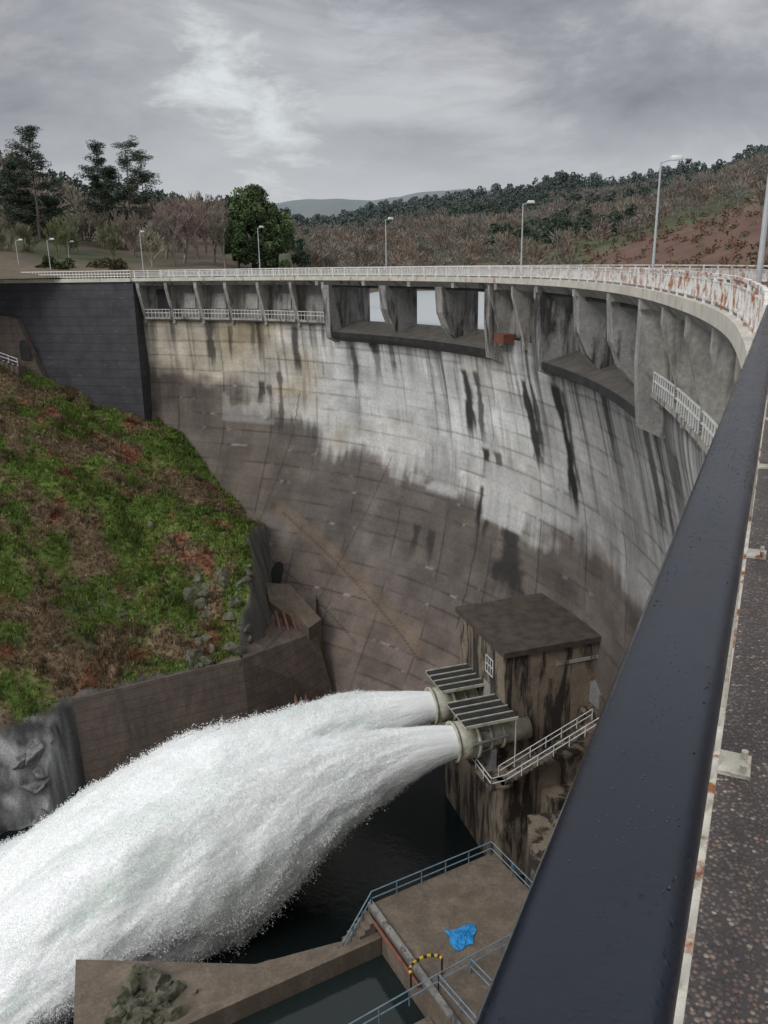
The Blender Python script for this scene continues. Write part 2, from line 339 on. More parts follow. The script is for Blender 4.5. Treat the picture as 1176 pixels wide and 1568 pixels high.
for s in (99.6,89.4,54.2,62.0): rib(s,1.3,PPROF)
SP=[(.0,-2.45),(.0,-5.5),(.3,-8.7),(1.6,-9.3),(7,-9.3),(7,-2.45)]
for s in (80,109.5,70,46.0): rib(s,1.0,SP)
b.obj('spillway_piers',M_pier,dam)
b=MB()
for s0,s1 in SPILL: b.sweep(s0,s1,[(.6,-2.5),(.6,-2.8),(1.2,-2.8),(1.2,-2.5)])
b.obj('bridge_beams',M_dark,dam)  # beams coloured near-black for the shade under the deck
b=MB();b.sweep(77.2,79.0,[(.3,-6.4),(.3,-7.2),(1.6,-7.2),(1.6,-6.4)]);b.obj('gate_hoist_box',M_red,dam)
b=MB()
for s in np.arange(45,112,8.2): b.sweep(s,s+.5,[(-.2,-1.96),(-.2,-2.5),(.5,-2.5),(.5,-1.96)])
b.obj('drain_outlets',M_rib,dam)
# ---- railings ----
def parapet(name,o,s0,s1,mat,bal=.16):
    b=MB()
    b.sweep(s0,s1,[(o-.04,-.56),(o-.04,-.49),(o+.04,-.49),(o+.04,-.56)])
    b.sweep(s0,s1,[(o-.03,-1.34),(o-.03,-1.28),(o+.03,-1.28),(o+.03,-1.34)])
    b.sweep(s0,s1,[(o-.03,-.74),(o-.03,-.70),(o+.03,-.70),(o+.03,-.74)])
    for s in np.arange(s0,s1,2.05):
        x,y=at(s,o);x2,y2=at(s+.1,o);b.obox((x,y),(x2-x,y2-y),.09,.09,-1.5,-.48)
    for s in np.arange(s0+.08,s1,bal):
        x,y=at(s,o);x2,y2=at(s+.1,o);b.obox((x,y),(x2-x,y2-y),.045,.045,-1.3,-.72)
    return b.obj(name,mat)
parapet('crest_railing',-.12,9.6,SMAX+0,M_rail)
parapet('crest_railing',7.1,-4,SMAX,M_rail,.2)
near=empty('crest_handrail')
b=MB()
L0,R0=-.136,-.014
prof=[(L0,-.62)]
for k in range(6):
    t=math.pi/2*k/5;prof.append((L0+.022*(1-math.cos(t)),-.502+.022*math.sin(t)))
for k in range(6):
    t=math.pi/2*(1-k/5);prof.append((R0-.022*(1-math.cos(t)),-.502+.022*math.sin(t)))
prof+=[(R0,-.55),(R0-.01,-.56),(R0-.012,-.62)]
b.sweep(-8,9.6,prof,.3);o=b.obj('top_rail',M_black,near,True)
M_bead,n,l,p=new_mat('rain_beads');p.inputs['Base Color'].default_value=(.03,.04,.055,1);p.inputs['Roughness'].default_value=.05;p.inputs['IOR'].default_value=1.33
gb=np.random.default_rng(5);b=MB()
for k in range(2200):
    s_=gb.uniform(.6,7.5);o_=gb.uniform(L0+.015,R0-.012)
    if fbm(np.array([s_*2.5]),np.array([o_*22]),61,3)[0]<.52: continue
    x,y=at(s_,o_);r_=gb.uniform(.0006,.0019);i=len(b.v);b.v.append((float(x),float(y),-.4798+r_*.5))
    for j in range(8):
        t=j*math.pi/4;b.v.append((float(x+r_*.7*math.cos(t)),float(y+r_*.7*math.sin(t)),-.4798+r_*.35))
    for j in range(8):
        t=j*math.pi/4;b.v.append((float(x+r_*math.cos(t)),float(y+r_*math.sin(t)),-.4805))
    for j in range(8):
        m_=(j+1)%8;b.f+=[(i,i+1+j,i+1+m_),(i+1+j,i+9+j,i+9+m_,i+1+m_)];b.m+=[0,0]
b.obj('rain_beads',M_bead,near,True)
b=MB();b.sweep(-8,9.6,[(-.06,-1.36),(-.06,-1.30),(-.018,-1.30),(-.018,-1.36)]);b.sweep(-8,9.6,[(-.05,-.86),(-.05,-.82),(-.022,-.82),(-.022,-.86)])
for s in np.arange(-7.75,9.5,.14):
    x,y=at(s,-.045);x2,y2=at(s+.1,-.045);b.obox((x,y),(x2-x,y2-y),.025,.025,-1.3,-.62)
b.obj('lower_rails',M_rust,near)
b=MB()
for s in (-3.7,-1.65,.4,2.45,4.5,6.55,8.6):
    x,y=at(s,-.055);x2,y2=at(s+.1,-.055);b.obox((x,y),(x2-x,y2-y),.07,.07,-1.5,-.6);dd=(x2-x,y2-y)
    x,y=at(s,.0);b.obox((x,y),dd,.12,.14,-1.499,-1.486)
    for dx in (-.04,.04):
        x,y=at(s+dx,.05);b.tube((x,y,-1.485),(x,y,-1.462),.011)
b.obj('posts_and_base_plates',M_rust,near)
# ---- lamps ----
def lamp(x,y,z,H,ax,ay):
    e=empty('street_lamp');b=MB();d=np.array([ax,ay]);d/=np.hypot(*d)
    b.tube((x,y,z),(x,y,z+.25),.13,.12,10);b.tube((x,y,z+.2),(x,y,z+H),.075,.045,10);
    b.tube((x,y,z+H-.05),(x+d[0]*.5,y+d[1]*.5,z+H+.12),.035,.03,8);b.obj('pole',M_lamp,e)
    b=MB();c=np.array([x+d[0]*.7,y+d[1]*.7]);q=np.array([-d[1],d[0]]);zt=z+H+.18
    P8=[c-d*.3-q*.12,c+d*.2-q*.2,c+d*.32-q*.1,c+d*.32+q*.1,c+d*.2+q*.2,c-d*.3+q*.12];P9=[c+(p_-c)*.65 for p_ in P8]
    b.prism(P8,[zt-.12]*6,[zt-.02]*6);b.prism(P8,[zt-.018]*6,[zt+.10]*6,P9);b.obj('luminaire',M_white,e)
for s in (22.2,44.8,74.0,99,120.8,139.6):
    x,y=at(s,.25);q=at(s,1)-at(s,0);lamp(x,y,-1.5,5.9,q[0],q[1])
for x,y in ((-53.2,126),(-48.2,125),(-50,138)): lamp(x,y,-1.3,5.2,1,.3)
# ================= ABUTMENT =================
e=np.array([-.966,.26]);E=at(SMAX,0);ab=empty('abutment_wall')
fr=np.array([-.26,-.966])
def ep(t,f=0): return E+e*t+fr*f
b=MB();b.prism([ep(-.2,.9),ep(45,.2),ep(45,-9),ep(-.2,-9)],-24,-1.95,[ep(-.2,.35),ep(45,.2),ep(45,-9),ep(-.2,-9)])
M_abut,n,l,p=new_mat('dark_wet_wall');g=geo(n)
c=ramp(n,l,noise(n,l,g,.5,8),[(.35,(.055,.056,.062)),(.7,(.028,.028,.032))])
c=mixc(n,l,c,(.17,.17,.17),ramp(n,l,noise(n,l,mapping(n,l,g,(.8,.8,3)),1.1,6,.7),[(.62,(0,0,0)),(.72,(1,1,1))]))
w=n.new('ShaderNodeTexWave');w.bands_direction='Z';w.inputs['Scale'].default_value=.26;w.inputs['Distortion'].default_value=.3;l.new(g,w.inputs['Vector'])
c=mixc(n,l,c,(.015,.015,.015),ramp(n,l,w.outputs['Fac'],[(.93,(0,0,0)),(.99,(.5,.5,.5))]))
l.new(c,p.inputs['Base Color']);p.inputs['Roughness'].default_value=.7
b.obj('wall',M_abut,ab)
b=MB();b.prism([ep(0,.6),ep(45,.6),ep(45,.1),ep(0,.1)],-1.95,-1.46);b.obj('coping',M_fascia,ab)
b=MB();b.prism([ep(0,.1),ep(45,.1),ep(45,-9),ep(0,-9)],-1.95,-1.5);b.obj('road',M_asph,ab)
b=MB()
for z in (-.5,-.9,-1.25):b.tube((*ep(0,.35),z),(*ep(45,.35),z),.05)
for t in np.arange(0,45,.5): b.obox(ep(t,.35),e,.05,.05,-1.5,-.5)
b.obj('railing',M_rail,ab)
wg_=empty('wing_wall')
b=MB();b.quad((*ep(14.3,1.6),-17.5),(*ep(30,3.5),-14),(*ep(30,3.0),-4.8),(*ep(18.5,1.3),-6.8));b.quad((*ep(14.3,1.6),-17.5),(*ep(18.5,1.3),-6.8),(*ep(18.5,0),-6.8),(*ep(14.3,0),-17.5))
b.quad((*ep(18.5,1.3),-6.8),(*ep(30,3.0),-4.8),(*ep(30,0),-4.8),(*ep(18.5,0),-6.8));b.obj('wall',M_brown,wg_)
b=MB()
ar=[(-.8,-12.6),(.8,-12.6),(.8,-10.6),(.57,-10.0),(0,-9.7),(-.57,-10.0),(-.8,-10.6)]
b.quad(*[(*ep(17.4+a,1.65+.25),z) for a,z in ar]);b.obj('arched_niche',M_dark,wg_)  # flat dark sheet, painted shade of the arch hole
b=MB();p0=np.array((*ep(17.2,4),-13.2));p1=np.array((*ep(27,6),-9.5))
for h in (0,.5,1.0):b.tube(p0+[0,0,h],p1+[0,0,h],.06)
for t in np.linspace(0,1,9):b.tube(p0+(p1-p0)*t,p0+(p1-p0)*t+[0,0,1],.05)
b.obj('stair_rail',M_white,wg_)
b=MB()
for t in np.linspace(0,1,16):
    c=p0+(p1-p0)*t;b.obox(c[:2],e,1.0,1.4,c[2]-1.2,c[2]+.0)
b.obj('steps',M_brown,wg_)
# ================= HILL (left bank) =================
CP=np.array([(-37,117,-20),(-31,114,-23.5),(-26,111,-27),(-18.5,106,-34),(-16,96,-32),(-15,88,-36),(-17,82.5,-41.8),(-24,78.3,-41.8),(-31.5,74.3,-41.8),(-37.4,69.6,-42),(-30,89,-36),(-40.5,80,-33),(-43,87,-27.5),(-31,96,-30),(-34.6,108,-25),(-47,98,-22),(-55,118,-12.5),(-49,121.5,-16),(-60,100,-15),(-70,90,-14),(-55,80,-24),(-50,66,-36),(-46,58,-46),(-75,70,-22),(-80,125,-4),(-62,124,-9),(-90,100,-6),(-24,88,-37.5),(-22,102,-30.5),(-43,62,-50),(-60,50,-44),(-100,60,-20)],float)
def rbf_fit(cp):
    d=np.hypot(cp[:,None,0]-cp[None,:,0],cp[:,None,1]-cp[None,:,1])
    n_=len(cp);A_=np.zeros((n_+3,n_+3));A_[:n_,:n_]=d+np.eye(n_)*0.3;A_[:n_,n_]=1;A_[:n_,n_+1:]=cp[:,:2];A_[n_,:n_]=1;A_[n_+1:,:n_]=cp[:,:2].T
    return np.linalg.solve(A_,np.concatenate([cp[:,2],[0,0,0]]))
RW=rbf_fit(CP)
def rbf(x,y):
    n_=len(CP);r=RW[n_]+RW[n_+1]*x+RW[n_+2]*y
    for i in range(n_): r=r+RW[i]*np.hypot(x-CP[i,0],y-CP[i,1])
    return r
def hillz(x,y):
    z=rbf(x,y)+(fbm(x/5,y/5,31,5)-.5)*3.6+(fbm(x/1.3,y/1.3,35,3)-.5)*.9
    rx=-16.2+(fbm(y/4,x*0,33,3)-.5)*3.0
    z=z-np.clip(x-rx,0,None)*4
    fl=np.interp(x,[-60,-45,-37.4,-31.5,-16,-10],[58,63,69.4,74.6,82.8,88])+(fbm(x/3,y*0,37,3)-.5)*1.6*sst(-32,-35,x)
    lf=sst(-32,-33.5,x)
    dd=np.clip(fl-y,0,None)
    z=z-dd*(14*(1-lf)+1.25*lf)+lf*sst(.3,1.5,dd)*((fbm(x/2.6,y/2.6,39,5)-.5)*6+(fbm(x/.9,y/.9,40,3)-.5)*1.6)
    return np.maximum(z,-55)
gx=np.arange(-110,-8,.3);gy=np.arange(45,123.5,.3);GX,GY=np.meshgrid(gx,gy,indexing='ij');GZ=hillz(GX,GY)
gzx,gzy=np.gradient(GZ,.3);slope=np.hypot(gzx,gzy)
h1=fbm(GX/7,GY/7,41,5);h2=fbm(GX/2.5,GY/2.5,42,5);h3=fbm(GX/.8,GY/.8,43,4)
green=np.array([.115,.165,.038]);dgreen=np.array([.06,.09,.026]);brn=np.array([.18,.13,.08]);red=np.array([.21,.085,.05]);rock=np.array([.14,.135,.125])
gbias=.15*sst(-44,-22,GX)
gm=sst(.36,.66,h1+(h2-.5)*.9+gbias)
HC=brn*(1-gm[...,None])+green*gm[...,None]
m=sst(.45,.65,h2)[...,None]*.6;HC=HC*(1-m)+dgreen*m
m=(sst(.58,.70,fbm(GX/3,GY/3,47,4))*(1-gm*.7))[...,None]*.8;HC=HC*(1-m)+red*m
HC*=(.45+1.1*h3)[...,None]
rk=sst(1.5,2.3,slope+(h2-.5)*1.2);rk=np.maximum(rk,sst(.70,.76,h2)*.6)[...,None];HC=HC*(1-rk)+rock*rk*(.4+1.2*h3[...,None])
lo_=(sst(-41.0,-43.5,GZ+(h3-.5)*2)*sst(-31,-33,GX))[...,None];rz=fbm(GX/1.5+GZ/1.1,GZ/1.3+GY/2,44,5)
HC=HC*(1-lo_)+np.array([.24,.24,.235])*lo_*(.2+1.5*sst(.25,.75,rz)[...,None])  # grey rock, paled in its colour for the spray mist in front
npmesh('grassy_hillside',np.stack([GX,GY,GZ],-1).reshape(-1,3),gridF(len(gx),len(gy)),attrmat('hillside_soil_grass',.95,.45,5,.8,.1),None,HC.reshape(-1,3),True)
def soup(name,Vt,Ct,mat,parent=None):
    k=Vt.shape[1];V=Vt.reshape(-1,3);Fc=np.arange(len(V)).reshape(-1,k);return npmesh(name,V,Fc,mat,parent,np.repeat(Ct,k,0))
M_leaf,n,l,p=new_mat('foliage');a=n.new('ShaderNodeAttribute');a.attribute_name='col';l.new(a.outputs['Color'],p.inputs['Base Color']);p.inputs['Roughness'].default_value=.9;p.inputs['Specular IOR Level'].default_value=.1
n_=46000
x=rng.uniform(-62,-15,n_);y=rng.uniform(66,119,n_);h=0.25;z=hillz(x,y);sl=np.hypot(hillz(x+h,y)-z,hillz(x,y+h)-z)/h
ok=(sl<2.2)&(z>-42.5)&(z<-9);x,y,z=x[ok],y[ok],z[ok];n_=len(x)
gsel=sst(.36,.66,fbm(x/7,y/7,41,5)+(fbm(x/2.5,y/2.5,42,5)-.5)*.9+.15*sst(-44,-22,x))
rsel=fbm(x/3,y/3,47,4)>.66
cn=8
base=np.stack([x,y,z],-1)[:,None,:]+rng.normal(0,.13,(n_,cn,3))*[1,1,0.2];ang=rng.uniform(0,6.28,(n_,cn));big=(fbm(x/1.6,y/1.6,50,4)>.62)*1.0
ht=rng.uniform(.10,.42,(n_,cn))*(.5+1.0*fbm(x/2,y/2,51,3)+.8*big)[:,None]
w=rng.uniform(.03,.09,(n_,cn));dx=np.stack([np.cos(ang),np.sin(ang),ang*0],-1)
tip=base+dx[...,[1,0,2]]*(ht*.5)[...,None]*rng.choice([-1,1],(n_,cn,1))+np.stack([ht*0,ht*0,ht],-1)
Vt=np.stack([base-dx*w[...,None],base+dx*w[...,None],tip],2).reshape(-1,3,3)
cc=np.where(gsel[:,None]>rng.uniform(.15,.95,(n_,1)),np.array([[.15,.215,.05]]),np.where(rsel[:,None],np.array([[.25,.115,.07]]),np.array([[.235,.175,.105]])))*rng.uniform(.45,1.4,(n_,1))*(1-.35*big[:,None])
cc=cc*rng.choice([1,1,1,.6],(n_,1));soup('grass',Vt,np.repeat(cc,cn,0),M_leaf)
def rockmesh(b,c,r,seed):
    g_=np.random.default_rng(seed);import bmesh
    bm=bmesh.new();bmesh.ops.create_icosphere(bm,subdivisions=3,radius=1)
    sc=g_.uniform(.6,1.3,3)*r;A_=g_.normal(0,1,(9,3));A_/=np.linalg.norm(A_,axis=1)[:,None];dd=g_.uniform(.4,.75,9)
    i=len(b.v);q=np.array([v_.co[:] for v_ in bm.verts])
    for a_,d_ in zip(A_,dd):
        t=np.clip(q@a_-d_,0,None);q=q-t[:,None]*a_
    q=q*(1+.35*(fbm(q[:,0]*2.5+seed,q[:,1]*2.5+q[:,2]*2,5,3)-.5))[:,None]
    b.v+=[tuple(k_) for k_ in (q*sc+c)]
    for f_ in bm.faces:b.f.append(tuple(i+v_.index for v_ in f_.verts));b.m.append(0)
    bm.free()
M_rock=simple('mossy_rock',(.14,.12,.098),(.06,.072,.034),.9,2.2,0,.8,.42,.58)
M_grock=simple('grey_river_rock',(.22,.22,.215),(.10,.10,.098),.8,1.8,0,.8,.42,.6)  # grey rock with the veil of mist mixed into its colour
def hz1(x_,y_): return float(hillz(np.array([x_]),np.array([y_]))[0])
b=MB()
for k in range(84):
    if k<44: x_,y_=rng.uniform(-23,-15.5),rng.uniform(80,91);r_=rng.uniform(.4,1.2)
    else: x_,y_=rng.uniform(-50,-18),rng.uniform(74,108);r_=rng.uniform(.15,.6)
    y_=max(y_,np.interp(x_,[-31.5,-16],[75.2,83.2]))
    rockmesh(b,np.array([x_,y_,hz1(x_,y_)-.15]),r_,k)
b.obj('boulders',M_rock)
b=MB()
for k in range(90):
    x_=rng.uniform(-50,-32.8);y_=np.interp(x_,[-60,-45,-37.4,-31.5],[58,63,69.4,74.6])-rng.uniform(.5,9)
    rockmesh(b,np.array([x_,y_,hz1(x_,y_)-.2]),rng.uniform(.4,1.5),400+k)
b.obj('river_rocks',M_grock)
# ================= RIVER WING WALL =================
rw=empty('river_wall')
W=[(-32,74.0,-42),(-24.0,78.2,-42),(-16.1,82.3,-42)]
b=MB()
for (a0,a1) in zip(W[:-1],W[1:]):
    a0=np.array(a0);a1=np.array(a1);d=(a1-a0)[:2];d/=np.hypot(*d);o_=np.array([d[1],-d[0]])
    b0=a0[:2]+o_*2.6;b1=a1[:2]+o_*2.6
    b.prism([b0,b1,a1[:2]-o_*1.2,a0[:2]-o_*1.2],-55,[a0[2],a1[2],a1[2],a0[2]],[a0[:2],a1[:2],a1[:2]-o_*1.2,a0[:2]-o_*1.2])
b.obj('wall',M_brown,rw)
b=MB()
P0=(-16.1,82.3,-42);P1=(-16.6,94,-40.2);P2=(-8.7,92.4,-43.6);P3=(-6.6,89.6,-50.8);P4=(-11.5,84,-52.5);P5=(-15.2,80.2,-52.5);P6=(-9,99,-40.2)
b.quad(P0,P3,P2);b.quad(P0,P2,P1);b.quad(P0,P4,P3);b.quad(P0,P5,P4);b.quad(P1,P2,P6);b.obj('apron',M_brown,rw)
b=MB();b.prism([(-15.4,98),(-12.2,97.5),(-8.0,93.0),(-9.4,90.9),(-14.4,93.4)][::-1],-55,[-39.2,-39.3,-42.2,-42.4,-39.9][::-1]);b.obj('toe_block',M_plat,rw)
b=MB()
for k in range(3):
    a=np.array([-13.4+k*.9,91.6+k*.3,-40.6-k*.3]);c=np.array([-10.4+k*.95,84.6+k*1.5,-51.2]);b.prism([a[:2]-[.16,0],a[:2]+[.16,0],c[:2]+[.16,0],c[:2]-[.16,0]],[a[2]-3]*2+[c[2]-3]*2,[a[2]+.3]*2+[c[2]+.9]*2)
b.obj('drain_channel_edges',M_red,rw)
s0,z0=hit(426,876);b=MB()
ar2=[(-.95,-1.5),(.95,-1.5),(.95,.4),(.65,1.1),(0,1.45),(-.65,1.1),(-.95,.4)]
b.quad(*[(*at(s0+a_,float(off(s0+a_,z0+c_))-.10),z0+c_) for a_,c_ in ar2]);b.obj('gallery_portal',M_blk,dam)  # flat black arch on the face, painted darkness of the opening
b=MB();b.quad((-80,20,-52),(45,20,-52),(45,110,-52),(-80,110,-52));b.obj('pool_water',M_pool)
# ================= VALVE HOUSE =================
e1=np.array([.95,.31]);e1/=np.hypot(*e1);e2=np.array([-e1[1],e1[0]]);Bc=np.array([9.7,60.9])
def hp(a,c):return Bc+e1*a+e2*c
vh=empty('valve_house')
b=MB();b.prism([hp(.35,.35),hp(14,.35),hp(14,9.8),hp(.35,9.8)],-41.2,-31.5);b.obj('walls',M_hut,vh)
b=MB();b.prism([hp(0,0),hp(12,0),hp(12.6,10.4),hp(0,10.2)],-31.5,-31.0);b.obj('roof',M_roof,vh)
b=MB();b.prism([hp(-.6,-1.8),hp(14,-1.8),hp(14,11),hp(-.6,11)],-55,-41.2);b.prism([hp(3,-3.8),hp(14,-3.8),hp(14,-1.85),hp(3,-1.85)],-55,-43.5);b.obj('plinth',M_hut,vh)
b=MB()
b.prism([hp(.32,2.6),hp(.42,2.6),hp(.42,4.0),hp(.32,4.0)],-34.6,-33.0)
b.obj('windows',M_dark,vh)
b=MB()
for q in np.linspace(0,1.4,4):b.obox(hp(.28,2.6+q),e2,.07,.07,-34.6,-33.0)
for zq in (-34.6,-33.8,-33.05):b.obox(hp(.28,3.3),e2,1.5,.06,zq,zq+.07)
b.obj('window_frames',M_white,vh)
b=MB();b.prism([hp(.3,3.0),hp(.4,3.0),hp(.4,4.4),hp(.3,4.4)],-38.2,-35.6);b.prism([hp(5.2,.26),hp(12,.26),hp(12,.36),hp(5.2,.36)],-33.2,-32.9);b.obj('door',M_rib,vh)
b=MB();b.prism([hp(8.6,-1.2),hp(11,-1.2),hp(11,.3),hp(8.6,.3)],-37.3,[-35.9,-35.9,-35.3,-35.3]);b.obj('steel_hatch',M_galv,vh)
def railing(b,pts,h=1.0,r=.035,sp=1.4,n_r=2):
    for p0,p1 in zip(pts[:-1],pts[1:]):
        p0=np.array(p0,float);p1=np.array(p1,float);L=np.linalg.norm(p1-p0);k=max(1,int(L/sp))
        for j in range(n_r): b.tube(p0+[0,0,h*(1-j/n_r)],p1+[0,0,h*(1-j/n_r)],r,None,6)
        for t in range(k+1):q=p0+(p1-p0)*t/k;b.tube(q,q+[0,0,h],r,None,6)
stc=empty('access_stair')
b=MB();A0=np.array((*hp(-1.2,-2.6),-41.2));A1=np.array((*hp(7.5,-2.6),-37.6))
for t in np.linspace(0,1,20):
    c=A0+(A1-A0)*t;b.obox(c[:2],e1,.5,1.2,c[2]-.15,c[2])
b.prism([hp(7.7,-3.2),hp(11.5,-3.2),hp(11.5,.3),hp(7.7,.3)],-37.9,-37.6);b.prism([hp(-2.6,-3.4),hp(-.6,-3.4),hp(-.6,3),hp(-2.6,3)],-41.4,-41.2);b.obj('treads',M_hut,stc)
b=MB();q=np.array([*(e2*.65),0])
railing(b,[A0-q,A1-q,(*hp(10.5,-3.2),-37.6),(*hp(11.4,-2),-37.6)],1.0,.045);railing(b,[A0+q,A1+q],1.0,.04)
railing(b,[A0-q,(*hp(-2.5,-3.3),-41.2),(*hp(-2.5,2.8),-41.2)],1.0,.045);b.obj('handrails',M_white,stc)
# ---- valves ----
M1=np.array([3.9,65.7,-38.6]);M2=np.array([5.4,59.9,-38.6]);ax=np.array([e1[0],e1[1],0.])
def ring(b,p0,p1,ro,ri,n=32):
    d=(p1-p0)/np.linalg.norm(p1-p0);a=np.cross(d,[0,0,1.]);a/=np.linalg.norm(a);c=np.cross(d,a);i=len(b.v)
    for k in range(n):
        t=2*math.pi*k/n;w=math.cos(t)*a+math.sin(t)*c
        for p_,r_ in((p0,ro),(p1,ro),(p1,ri),(p0,ri)):b.v.append(tuple(p_+w*r_))
    for k in range(n):
        m_=(k+1)%n
        for j in range(4):b.f.append((i+k*4+j,i+m_*4+j,i+m_*4+(j+1)%4,i+k*4+(j+1)%4));b.m.append(0)
for Mx in (M1,M2):
    v_=empty('cone_valve');b=MB()
    ring(b,Mx,Mx+ax*1.9,1.6,1.48);ring(b,Mx+ax*-.02,Mx+ax*.18,1.72,1.6);ring(b,Mx+ax*1.75,Mx+ax*2.0,1.72,1.0)
    b.tube(Mx+ax*1.9,Mx+ax*7,1.0,1.0,28);ring(b,Mx+ax*3.0,Mx+ax*3.25,1.3,1.0);ring(b,Mx+ax*4.2,Mx+ax*4.4,1.3,1.0)
    for k in range(8):
        t=k*math.pi/4;w=math.cos(t)*np.array([0,0,1.])+math.sin(t)*np.array([e2[0],e2[1],0])
        b.tube(Mx+ax*1.9+w*1.35,Mx+ax*3.2+w*1.15,.07)
    b.obj('hood_and_pipe',M_cream,v_,True)
    b=MB()
    for sgn in (-1,1):b.tube(Mx+ax*1.0+np.array([e2[0]*sgn*1.75,e2[1]*sgn*1.75,.5]),Mx+ax*4.5+np.array([e2[0]*sgn*1.3,e2[1]*sgn*1.3,.5]),.14)
    b.obox((Mx+ax*3.3)[:2],e1,.5,2.4,-41.5,-39.4);b.obj('actuators',M_galv,v_)
    g_=empty('slatted_canopy');b=MB();c=Mx+ax*2.6+np.array([-e2[0]*.2,-e2[1]*.2,0])
    for j in range(4):
        cc_=c[:2]+e2*(-1.5+j*1.0);b.obox(cc_,e1,4.6,.78,-36.15,-36.0)
    b.obj('slats',M_dark,g_)
    b=MB()
    for j in range(5): b.obox(c[:2]+e2*(-2.0+j*1.0),e1,4.7,.10,-36.2,-35.95)
    for sx_ in (-2.2,2.2):
        b.obox(c[:2]+e1*sx_,e2,4.1,.12,-36.32,-36.2)
        for sy_ in (-1.9,1.9):
            if sx_>0: q=c[:2]+e1*sx_+e2*sy_;b.tube((q[0],q[1],-41.2),(q[0],q[1],-36.2),.06)
    b.obj('frame',M_cream,g_)
# ================= JETS =================
def frothmat(name,attr):
    m=bpy.data.materials.new(name);m.use_nodes=True;n=m.node_tree.nodes;l=m.node_tree.links;n.clear()
    o_=n.new('ShaderNodeOutputMaterial');d=n.new('ShaderNodeBsdfDiffuse');t=n.new('ShaderNodeBsdfTranslucent');x_=n.new('ShaderNodeMixShader');x_.inputs[0].default_value=.5 if attr else 0.0
    if attr:
        a=n.new('ShaderNodeAttribute');a.attribute_name='col';l.new(a.outputs['Color'],d.inputs[0]);l.new(a.outputs['Color'],t.inputs[0])
    else:
        u=n.new('ShaderNodeUVMap');u.uv_map='uv';f=noise(n,l,mapping(n,l,u.outputs[0],(.16,.6,1)),1.0,10,.66,.5)
        c=ramp(n,l,f,[(.30,(.80,.85,.81)),(.45,(.90,.92,.905)),(.6,(.96,.97,.97))]);l.new(c,d.inputs[0]);l.new(c,t.inputs[0])  # green water tint plus grey shadow streaks painted into the colour
    l.new(d.outputs[0],x_.inputs[1]);l.new(t.outputs[0],x_.inputs[2]);l.new(x_.outputs[0],o_.inputs[0]);return m
M_jet=frothmat('white_water',False);M_froth=frothmat('white_froth',True)
def jet_env(t,Mx,spread):
    hw=1.35+spread*t*(1+.006*t)
    c=Mx[:2][None]-e1[None]*t[:,None]
    zt=Mx[2]+1.35+.22*t-.0130*t*t
    zb_=np.maximum(Mx[2]-1.4-.15*t-.028*t*t,-52.8)
    return c,hw,np.maximum(zt,-49.8),zb_
def jet_r(T_,PHI,seed):
    w_=T_-.35*(1-np.abs(np.sin(PHI)))*3
    nz=fbm(w_/7+seed*9.1,PHI*1.6,seed+60,3)-.5
    ns=fbm(w_/3.0+seed,PHI*4,seed+70,4)-.5
    nf_=fbm(w_/.9+seed,PHI*16,seed+80,4)-.5
    rag=fbm(w_/1.8+seed,PHI*10,seed+85,4)-.5
    amp=np.clip(T_/7,0.02,1);bot=sst(.2,-.7,np.sin(PHI))
    return 1+amp*(nz*.32+ns*.13+nf_*.05+rag*.24*bot),rag,amp,bot
for Mx,sp_,L,sd in ((M1,.140,56,1),(M2,.118,56,2)):
    J=empty('water_jet')
    nt,nf=480,360;t=np.linspace(-.3,L,nt);ph=np.linspace(0,2*np.pi,nf);tt=np.maximum(t,0);c,hw,zt,zb_=jet_env(tt,Mx,sp_);c=Mx[:2][None]-e1[None]*t[:,None]
    T_,PHI=np.meshgrid(t,ph,indexing='ij');r_,rag,amp,bot=jet_r(T_,PHI,sd);r_=r_*(1-.02*amp)
    a=np.cos(PHI)*hw[:,None]*r_;z=((zt+zb_)/2)[:,None]+np.sin(PHI)*((zt-zb_)/2)[:,None]*r_
    X=c[:,0][:,None]+e2[0]*a;Y=c[:,1][:,None]+e2[1]*a
    npmesh('core',np.stack([X,Y,z],-1).reshape(-1,3),gridF(nt,nf),M_jet,J,None,True,np.stack([T_,PHI*3.2+sd*30],-1).reshape(-1,2))
    n_=560000;t=rng.uniform(0,1,n_)**.75*L;ph=rng.uniform(0,6.283,n_);c,hw,zt,zb_=jet_env(t,Mx,sp_);r_,rag,amp,bot=jet_r(t,ph,sd)
    cl=sst(.40,.72,fbm(t/1.3,ph*11,sd+95,4))
    rr=r_+amp*(np.abs(rng.normal(0,.022,n_))+np.abs(rng.normal(0,1,n_))*(.055*cl*(1+1.0*bot)))
    a=np.cos(ph)*hw*rr;z=(zt+zb_)/2+np.sin(ph)*(zt-zb_)/2*rr;ctr=np.stack([c[:,0]+e2[0]*a,c[:,1]+e2[1]*a,z],-1)
    sl=rng.uniform(.02,.085,n_)*np.clip(t/8,.4,1)
    q1=rng.normal(0,1,(n_,3));q1/=np.linalg.norm(q1,axis=1)[:,None];q2=np.cross(q1,rng.normal(0,1,(n_,3)));q2/=np.linalg.norm(q2,axis=1)[:,None]
    Vt=np.stack([ctr-q1*sl[:,None],ctr+q2*sl[:,None]*.7,ctr+q1*sl[:,None],ctr-q2*sl[:,None]*.7],1)
    gsh=fbm(t/5,ph*3.5,sd+33,5);cc=np.array([.98,.985,.985])-np.array([.075,.04,.06])*sst(.5,.75,gsh)[:,None]
    soup('froth',Vt,cc,M_froth,J)
